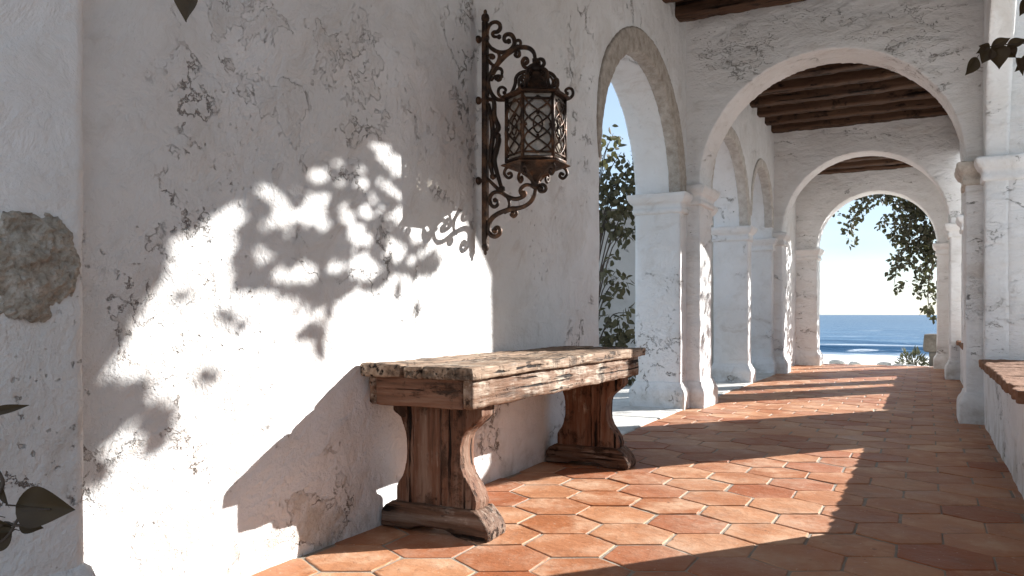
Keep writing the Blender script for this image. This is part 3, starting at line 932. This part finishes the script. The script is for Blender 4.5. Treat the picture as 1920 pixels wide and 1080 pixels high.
# leaves outlining the left of the patch
RIM = [wall_pt(*q) for q in [(165, 690), (186, 715), (212, 655), (256, 585), (296, 515), (340, 447), (395, 398), (465, 382), (470, 338), (560, 326), (570, 296), (690, 284), (690, 225), (500, 250), (300, 360), (165, 540)]]
ys_ = [p[0] for p in RIM]; zs_ = [p[1] for p in RIM]
for i in range(900):
    y, z = rnd.uniform(min(ys_), max(ys_)), rnd.uniform(min(zs_), max(zs_))
    if in_poly(y, z, RIM): spot(y, z+.02, 3.3+rnd.uniform(-.3, .3), rnd.uniform(.10, .14), rnd.uniform(.06, .085))
# single leaves and sprays the photograph shows clearly
MASS2 = [wall_pt(*q) for q in [(160, 724), (200, 736), (250, 736), (264, 774), (302, 782), (310, 812), (266, 858), (215, 888), (160, 908)]]
hc, hx, hz = wall_pt(226, 836), .075, .060
ys_ = [p[0] for p in MASS2]; zs_ = [p[1] for p in MASS2]
for i in range(420):
    y, z = rnd.uniform(min(ys_), max(ys_)), rnd.uniform(min(zs_), max(zs_))
    if not in_poly(y, z, MASS2): continue
    u, v = y-hc[0], z-hc[1]
    if ((u*.8+v*.6)/(hx+.02))**2 + ((-u*.6+v*.8)/(hz+.01))**2 < 1: continue
    spot(y, z, 3.1+rnd.uniform(-.2, .2), rnd.uniform(.07, .11), rnd.uniform(.045, .065))
for px, py, L, W in ((380, 705, .075, .06), (398, 710, .06, .05), (330, 556, .07, .035), (345, 560, .06, .03), (430, 598, .08, .05), (452, 612, .08, .05), (412, 590, .07, .045),
                     (600, 655, .11, .045), (595, 625, .09, .05), (742, 548, .10, .038), (780, 580, .08, .034), (770, 515, .08, .05), (800, 490, .08, .045), (640, 475, .07, .045), (835, 310, .05, .03)):
    y, z = wall_pt(px, py)
    t = 3.1 if px < 500 else 2.42
    p = shade_pt(y, z, t)
    d = Vector((.1, rnd.uniform(-.2, .5), -1)) if px > 550 else Vector((0, 1, .55+rnd.uniform(-.3, .3)))
    leaf(bm, p-d.normalized()*L*.5, d, SUN.normalized()+Vector((rnd.uniform(-1, 1), rnd.uniform(-1, 1), 0))*.2, L, W)
# the rest of the crown, above and beside the opening
n = 0
while n < 900:
    v = rvec()*random.uniform(.3, 1)**.5
    p = Vector((4.6+v.x*1.35, 6.4+v.y*2.4, 4.7+v.z*1.3))
    yw, zw = p.y-1.25*p.x, p.z-.72*p.x
    if 1.1 < yw < 3.3 and zw < 1.52: continue
    leaf_any(bm, p, random.uniform(.11, .16), random.uniform(.06, .09)); n += 1
obj('crown', bm, LEAF_G, st)
twig(tw, [(4.3, 5.25, -.1), (4.28, 5.2, 1.2), (4.4, 5.3, 2.3), (4.5, 5.7, 3.4), (4.6, 6.3, 4.5)], .11, .05, 10)
for (yw, zw, t) in ((2.2, 1.25, 2.95), (2.55, 1.2, 2.7), (1.9, 1.0, 3.2), (1.75, 1.15, 3.3)):
    e = shade_pt(yw, zw, t)
    twig(tw, [(4.55, 6.2, 4.3), (Vector((4.55, 6.2, 4.3))+e)/2+Vector((0, .1, .35)), e], .022, .006)
for k in range(9):
    a = k*2.4
    e = Vector((4.6+1.1*math.cos(a), 6.4+2.0*math.sin(a), 4.9+.5*math.sin(k)))
    twig(tw, [(4.5, 5.8+.1*k*.5, 3.7+.1*k), ((4.5+e.x)/2, (6+e.y)/2, 4.6), e], .03, .007)
obj('trunk', tw, BARK, st)

# a second tree outside the farther right bays: light dapple on the far pillars
st2 = thing('garden_tree', 'slender garden tree outside the far right bays, dappling the distant pillars', 'tree', (4.0, 12.2, -.05))
bm = bmesh.new(); tw = bmesh.new()
for i in range(150):
    x0 = .12
    y0 = random.uniform(10.9, 11.5); z0 = random.uniform(.5, 2.0)
    t = random.uniform(2.9, 3.8)
    if random.random() < .25: y0 = random.uniform(6.7, 7.1); z0 = random.uniform(.2, 1.4); t = random.uniform(3.0, 3.6)
    elif random.random() < .2: y0 = random.uniform(9.25, 9.5); z0 = random.uniform(.3, 1.6)
    p = Vector((t, y0+1.25*(t-x0), z0+.72*(t-x0)))
    leaf_any(bm, p, random.uniform(.09, .13), random.uniform(.05, .07))
for i in range(500):
    v = rvec()*random.uniform(.2, 1)**.5
    leaf_any(bm, (4.3+v.x*1.1, 13.8+v.y*2.6, 4.4+v.z*1.1), random.uniform(.1, .14), random.uniform(.05, .08))
obj('crown', bm, LEAF_G, st2)
twig(tw, [(4.0, 12.2, -.1), (4.05, 12.3, 1.5), (4.1, 12.8, 2.8), (4.3, 13.6, 4.2)], .08, .03, 10)
for k in range(8):
    e = Vector((4.2+.9*math.cos(k*2.4), 13.4+2.2*math.sin(k*2.4), 4.2+.4*math.sin(k*1.7)))
    twig(tw, [(4.15, 13.0, 3.2), ((4.1+e.x)/2, (13+e.y)/2, 4.0), e], .022, .006)
obj('trunk', tw, BARK, st2)

# tree beyond the end arch, leaning in from the right
def far_pt(px, py, y):
    lat, up = (px-960)/F, (590-py)/F
    rx, ry = lat*math.cos(YAW)-math.sin(YAW), lat*math.sin(YAW)+math.cos(YAW)
    t = y/ry
    return Vector((CX+rx*t, y, H+up*t))
et = thing('overhanging_tree', 'dark leafy tree leaning over the sea view beyond the end arch', 'tree', (3.1, 15.6, -.2))
bm = bmesh.new(); tw = bmesh.new()
BL = ((1740, 420, 26, 90), (1725, 380, 30, 90), (1700, 400, 28, 80), (1690, 365, 26, 70), (1655, 352, 28, 60), (1625, 372, 20, 40), (1605, 400, 16, 26), (1592, 425, 15, 22), (1597, 452, 10, 8),
      (1570, 402, 10, 4), (1650, 425, 10, 5), (1660, 410, 10, 7), (1740, 465, 24, 70), (1712, 445, 26, 70), (1682, 440, 18, 34), (1700, 485, 20, 40), (1680, 490, 14, 18), (1672, 512, 10, 10), (1683, 540, 8, 7), (1697, 530, 7, 4),
      (1735, 510, 20, 40), (1722, 540, 16, 22), (1750, 545, 14, 22), (1745, 575, 10, 12), (1735, 585, 8, 7), (1755, 596, 7, 5), (1752, 480, 20, 50), (1765, 440, 30, 90), (1770, 380, 40, 130), (1730, 340, 40, 110), (1670, 325, 34, 60), (1610, 345, 22, 26))
for px, py, r, k in BL:
    for i in range(int(k*2.0)):
        a = random.uniform(0, 6.28); q = r*math.sqrt(random.random())
        p = far_pt(px+q*math.cos(a), py+q*math.sin(a), 15.2+random.uniform(-.5, .5))
        leaf_any(bm, p, random.uniform(.075, .115), random.uniform(.05, .07))
for i in range(700):
    v = rvec()*random.uniform(.1, 1)**.5
    leaf_any(bm, (3.1+v.x*1.2, 15.6+v.y*1.3, 3.7+v.z*.95), random.uniform(.09, .12), random.uniform(.05, .07))
obj('crown', bm, LEAF_D, et)
twig(tw, [(3.1, 15.6, -.3), (3.0, 15.5, 1.0), (3.05, 15.5, 2.2), (2.8, 15.4, 3.2)], .10, .05, 10)
for a in (((1770, 400), (1700, 390), (1640, 365), (1590, 420)), ((1770, 430), (1715, 450), (1685, 490), (1676, 535)), ((1770, 470), (1745, 510), (1740, 560), (1745, 590)), ((1770, 420), (1740, 400), (1690, 420), (1655, 418)), ((1765, 370), (1710, 360), (1660, 345), (1610, 350))):
    P_ = [Vector((3.0, 15.45, 2.4))] + [far_pt(px, py, 15.2) for px, py in a]
    twig(tw, P_, .022, .004)
obj('trunk', tw, BARK, et)

# climbing shrub and tree in the garden outside the left arches, before a plain garden wall
gw = thing('garden_wall', 'plain grey white garden wall behind the shrubs outside the nearest left arch', 'wall', (-3.4, 11.2, 0))
bm = bmesh.new(); box(bm, -6.6, -.9, 11.2, 11.5, -.1, 2.35)
rough(obj('wall', bm, PL_GARDEN, gw), .035, ((.5, .02, 2),))
bm = bmesh.new(); box(bm, -6.65, -.86, 11.16, 11.54, 2.35, 2.42)
rough(obj('coping', bm, ST_BLOCK, gw), .02, ((.2, .015, 2),))
LG = (('leafy_tree', 'tall leafy garden tree against the sky outside the nearest left arch', (-2.0, 9.4, -.02),
       ((1140, 268, 20, 16), (1165, 285, 18, 16), (1135, 310, 22, 24), (1165, 330, 25, 46), (1140, 350, 24, 60), (1180, 345, 22, 50), (1150, 385, 26, 66), (1178, 390, 22, 50), (1140, 420, 22, 50), (1165, 440, 20, 34), (1185, 430, 14, 22), (1150, 250, 16, 8), (1180, 315, 14, 12), (1110, 350, 40, 90), (1210, 370, 40, 80), (1200, 300, 22, 24), (1110, 290, 30, 34)), 9.4),
      ('flowering_shrub', 'sparse shrub with hanging twigs low in front of the garden wall', (-1.75, 8.6, -.02),
       ((1135, 515, 16, 16), (1160, 520, 14, 12), (1145, 550, 16, 16), (1170, 528, 14, 12), (1150, 480, 12, 8), (1180, 585, 12, 10), (1140, 590, 14, 14), (1160, 610, 18, 26), (1180, 625, 18, 26), (1140, 630, 18, 30), (1160, 650, 24, 50), (1180, 690, 26, 60), (1150, 700, 26, 60), (1165, 735, 20, 40)), 8.6))
for nm, lab, loc, bl, yy in LG:
    t = thing(nm, lab, 'tree' if nm == 'leafy_tree' else 'shrub', loc)
    bm = bmesh.new(); tw = bmesh.new()
    base = Vector(loc)
    for px, py, r, k in bl:
        c = far_pt(px, py, yy)
        for i in range(int(k*.95)):
            a = random.uniform(0, 6.28); q = r*math.sqrt(random.random())
            p = far_pt(px+q*math.cos(a), py+q*math.sin(a), yy+random.uniform(-.35, .35))
            leaf_any(bm, p, random.uniform(.085, .125), random.uniform(.05, .07))
        m = (base+c)/2
        twig(tw, [base + Vector((0, 0, max(0, c.z-.9)*.75)), Vector((m.x*.3+c.x*.35+base.x*.35, m.y, max(.1, c.z*.88))), c], .012, .003)
    twig(tw, [base, base+Vector((.02, .0, .8)), base+Vector((-.03, .03, 1.6 if nm == 'leafy_tree' else .9)), base+Vector((.02, 0, 2.3 if nm == 'leafy_tree' else 1.1))], .045, .018, 8)
    obj('crown', bm, LEAF_G, t); obj('trunk', tw, BARK, t)

# sprigs close to the camera, in the shade
def sprig(name, label, cat, loc, stems, leaves, depth, mat=LEAF_B):
    """stems / leaves given where they hang in the near air; depth = metres in front of the lens"""
    t = thing(name, label, cat, loc)
    def at(px, py, dd=0):
        lat, up = (px-960)/F, (590-py)/F
        rx, ry = lat*math.cos(YAW)-math.sin(YAW), lat*math.sin(YAW)+math.cos(YAW)
        return Vector((CX+rx*(depth+dd), ry*(depth+dd), H+up*(depth+dd)))
    bm = bmesh.new(); tw = bmesh.new()
    for s in stems:
        P_ = [at(*q) if len(q) == 2 else Vector(q[:3]) for q in s]
        twig(tw, P_, .0034, .0012)
    vd = Vector((-math.sin(YAW), math.cos(YAW), 0))
    for a, b, w, tilt in leaves:
        p, q = at(*a), at(*b)
        d = q-p; L = d.length
        side = d.cross(vd).normalized()
        up = (-vd + side*tilt)
        leaf_fine(bm, p, d, up, L, w*depth/F, random.uniform(.05, .3))
    obj('foliage', bm, mat, t)
    obj('stem', tw, BARK, t)
    return t
sprig('leafy_sprig', 'dark leafy sprig at the lower left corner, close in front of the pilaster', 'plant', (.62, .42, 0),
      [((.62, .42, 0), (.60, .43, .25), (-60, 1060), (10, 1010), (45, 960), (95, 955)), ((-60, 1060), (-10, 940), (5, 900), (-30, 850), (-60, 800)), ((-50, 1050), (0, 985), (30, 985), (75, 985))],
      [((28, 948), (136, 956), 72, .25), ((36, 984), (80, 990), 26, .3), ((14, 945), (-8, 900), 16, .3), ((26, 992), (-40, 975), 40, .4), ((22, 998), (-30, 1040), 30, .3), ((-20, 775), (50, 759), 16, .2), ((0, 968), (-60, 955), 40, -.3)], 1.0)
sprig('hanging_vine', 'single dark leaf dangling into view at the top edge, left of the lantern', 'plant', (.95, .70, 3.0),
      [((.95, .70, 3.0), (.97, .70, 1.9), (368, -240), (366, -120), (352, -30))],
      [((360, -32), (344, 38), 52, -.2), ((366, -90), (420, -50), 34, .3), ((360, -140), (300, -110), 34, .3)], 1.0)
sprig('hanging_vine', 'dark leafy vine tip hanging at the upper right corner in front of the arch', 'plant', (2.10, 2.35, 3.2),
      [((2.10, 2.35, 3.2), (2.12, 2.33, 2.4), (2010, -60), (1960, 60), (1912, 82), (1866, 84), (1842, 98)), ((2010, -60), (1950, 0), (1925, 10)), ((1960, 60), (1935, 90), (1918, 110))],
      [((1832, 108), (1811, 141), 24, .2), ((1850, 88), (1842, 119), 34, .1), ((1866, 84), (1877, 128), 38, -.1), ((1856, 90), (1836, 86), 14, .3), ((1858, 90), (1896, 69), 18, .4), ((1888, 90), (1925, 71), 20, .5), ((1888, 90), (1904, 108), 22, -.5), ((1890, 98), (1908, 94), 12, .1), ((1930, 104), (1905, 134), 22, .2), ((1905, 108), (1922, 140), 20, .2), ((1925, -2), (1912, 30), 22, .1), ((1930, 2), (1945, 34), 22, .1), ((1850, 88), (1832, 100), 12, .3)], 2.0)

# ---------------------------------------------------------------- ground, beach, sea
def sheet(name, xs, ys, fz, mat, kind='structure'):
    bm = bmesh.new()
    g = [[bm.verts.new((x, y, fz(x, y))) for x in xs] for y in ys]
    for r0, r1 in zip(g, g[1:]):
        for i in range(len(xs)-1): bm.faces.new((r0[i], r0[i+1], r1[i+1], r1[i]))
    o = obj(name, bm, mat)
    tag(o, kind=kind)
    return o
sheet('ground', [-60, -30, -15, -8, -5, -3, -1, 0, 1, 2, 3, 5, 8, 15, 30, 60], [-60, -30, -10, 0, 5, 10, 13.5], lambda x, y: -.07 if abs(x) < 6 else -.07-.01*abs(x), SOIL)
def bz(x, y):
    k = max(0, y-13.5)
    return -.075 - .0455*k + .05*mnoise.noise((x*.4, y*.4, 3)) * min(1, k) + (.0 if k else .0)
sheet('beach', [-60, -40, -25]+[-16+i*.8 for i in range(56)]+[40, 60], [13.48]+[13.6+i*.6 for i in range(60)], bz, SAND)
# sea: fine swell near the shore, one long sheet to the horizon
ysea = [42+.35*i for i in range(110)] + [81+1.6*i for i in range(60)] + [185*1.16**i for i in range(26)]
def sz(x, y):
    z = -1.5
    f = max(0, 1-(y-42)/160)
    z += .10*f*math.sin(y*.62+.25*x*.2+mnoise.noise((x*.05, y*.08, 0))*3) + .07*f*mnoise.noise((x*.12, y*.5, 1))
    c = 52.5 + 2.2*mnoise.noise((x*.05, 7.1, 0))
    d = y-c
    z += .52*math.exp(-(d/(.9 if d < 0 else 2.6))**2)*(.75+.5*mnoise.noise((x*.09, 2.2, 4)))
    c2 = 68+3*mnoise.noise((x*.04, 3.3, 0)); d = y-c2
    z += .34*math.exp(-(d/(1.4 if d < 0 else 3.2))**2)*(.6+.8*mnoise.noise((x*.08, 9.2, 4)))
    return z
far = ysea[-1]
sheet('sea', [-9000, -2500, -800, -260, -110] + [-50+1.1*i for i in range(92)] + [60, 110, 260, 800, 2500, 9000], ysea, sz, SEA)

# stone wall, scrub and pale rocks on the shore
sw = thing('stone_wall', 'rough block of stone wall at the right of the sea view, beyond the end arch', 'wall', (2.3, 16.2, -.2))
z0 = -.28
for (x0, x1, za, zb2) in ((1.80, 2.35, .12, .44), (2.36, 3.2, .10, .43), (1.90, 2.5, -.34, .115), (2.51, 3.3, -.34, .10)):
    bm = bmesh.new(); box(bm, x0, x1, 15.95, 16.5, za, zb2)
    rough(obj('stone_block', bm, ST_BLOCK, sw), .03, ((.25, .06, 2), (.06, .02, 2)), bevel=.02)
sb = thing('beach_shrub', 'low grey green scrub growing beside the stone wall on the shore', 'shrub', (1.62, 16.4, -.2))
bm = bmesh.new(); tw = bmesh.new()
for i in range(420):
    v = rvec(); v.z = abs(v.z); v *= random.uniform(.3, 1)**.5
    p = Vector((1.62+v.x*.27, 16.4+v.y*.28, -.17+v.z*.30*(1+.3*math.sin(v.x*9))))
    leaf(bm, p, (v.x, v.y, abs(v.z)+.4), rvec(), random.uniform(.05, .09), random.uniform(.016, .028))
for k in range(12):
    twig(tw, [(1.62, 16.4, -.25), (1.62+.1*math.cos(k), 16.4+.1*math.sin(k), -.05), (1.62+.22*math.cos(k), 16.4+.22*math.sin(k), .08)], .008, .003)
obj('foliage', bm, mat_leaf('leaf_scrub', (.10, .105, .07), (.18, .175, .12), .2), sb); obj('stem', tw, BARK, sb)
RK = ((1.42, 15.3, .09, 'flat pale beach rock beside the scrub, nearest the walk'), (1.60, 15.15, .10, 'pale rounded beach rock under the scrub'), (1.80, 15.2, .08, 'small pale beach rock at the foot of the stone wall'),
      (1.15, 16.2, .10, 'pale beach rock standing alone left of the scrub'), (.55, 17.2, .09, 'low pale beach rock in the middle of the sand'), (.1, 18.4, .11, 'pale beach rock at the left of the sea view'))
for x, y, r, lab in RK:
    bm = bmesh.new()
    vs = ball(bm, (0, 0, 0), r, random.uniform(1.1, 1.6), random.uniform(.8, 1.1), .62, 3)
    s = Vector((x*3, y, 1))
    for v in vs: v.co *= 1+.28*mnoise.noise(v.co*(2.2/r*.3)+s)
    o = obj('beach_rock', bm, ROCK)
    o.location = (x, y, bz(x, y)+r*.28)
    tag(o, lab, 'rock', 'pale rocks on the beach')

# ---------------------------------------------------------------- light, sky, camera
w = bpy.data.worlds.new('World'); scene.world = w; w.use_nodes = True
nt = w.node_tree
sky = nt.nodes.new('ShaderNodeTexSky'); sky.sky_type = 'NISHITA'; sky.sun_disc = False
sd = SUN.normalized()
sky.sun_elevation = math.asin(sd.z); sky.sun_rotation = math.atan2(sd.x, sd.y)
sky.air_density = 1.0; sky.dust_density = .35; sky.ozone_density = 2.5
bg = nt.nodes['Background']; bg.inputs[1].default_value = .056
# a thin veil of high cloud evens out the clear sky
tc = nt.nodes.new('ShaderNodeTexCoord'); mp = nt.nodes.new('ShaderNodeMapping'); mp.inputs['Scale'].default_value = (2.2, 2.2, 7)
nt.links.new(tc.outputs['Generated'], mp.inputs[0])
nz = nt.nodes.new('ShaderNodeTexNoise'); nz.inputs['Scale'].default_value = 1.6; nz.inputs['Detail'].default_value = 7; nz.inputs['Roughness'].default_value = .55
nt.links.new(mp.outputs[0], nz.inputs['Vector'])
mr = nt.nodes.new('ShaderNodeMapRange'); mr.interpolation_type = 'SMOOTHSTEP'
for i, v in ((1, .42), (2, .66), (3, .52), (4, .74)): mr.inputs[i].default_value = v
nt.links.new(nz.outputs[0], mr.inputs[0])
mx = nt.nodes.new('ShaderNodeMix'); mx.data_type = 'RGBA'
nt.links.new(mr.outputs[0], mx.inputs[0]); nt.links.new(sky.outputs[0], mx.inputs[6]); mx.inputs[7].default_value = (3.5, 4.3, 5.2, 1)
nt.links.new(mx.outputs[2], bg.inputs[0])
L = bpy.data.lights.new('sun', 'SUN'); L.energy = 3.8; L.angle = R(.45); L.color = (1, .975, .94)
lo = bpy.data.objects.new('sun', L); COL.objects.link(lo); lo.location = (8, 10, 12)
lo.rotation_euler = sd.to_track_quat('Z', 'Y').to_euler()

cam = bpy.data.cameras.new('camera'); co = bpy.data.objects.new('camera', cam); COL.objects.link(co)
co.location = (CX, 0, H); co.rotation_euler = (R(90), 0, YAW)
cam.lens = 36*F/1920; cam.sensor_width = 36; cam.shift_y = 50/1920
cam.clip_start = .02; cam.clip_end = 30000
scene.camera = co
scene.view_settings.view_transform = 'Standard'; scene.view_settings.look = 'None'
scene.view_settings.gamma = 1; scene.view_settings.exposure = 1.86
scene.cycles.max_bounces = 10; scene.cycles.diffuse_bounces = 6; scene.cycles.transparent_max_bounces = 16
scene.cycles.use_denoising = True
scene.cycles.sample_clamp_indirect = 10
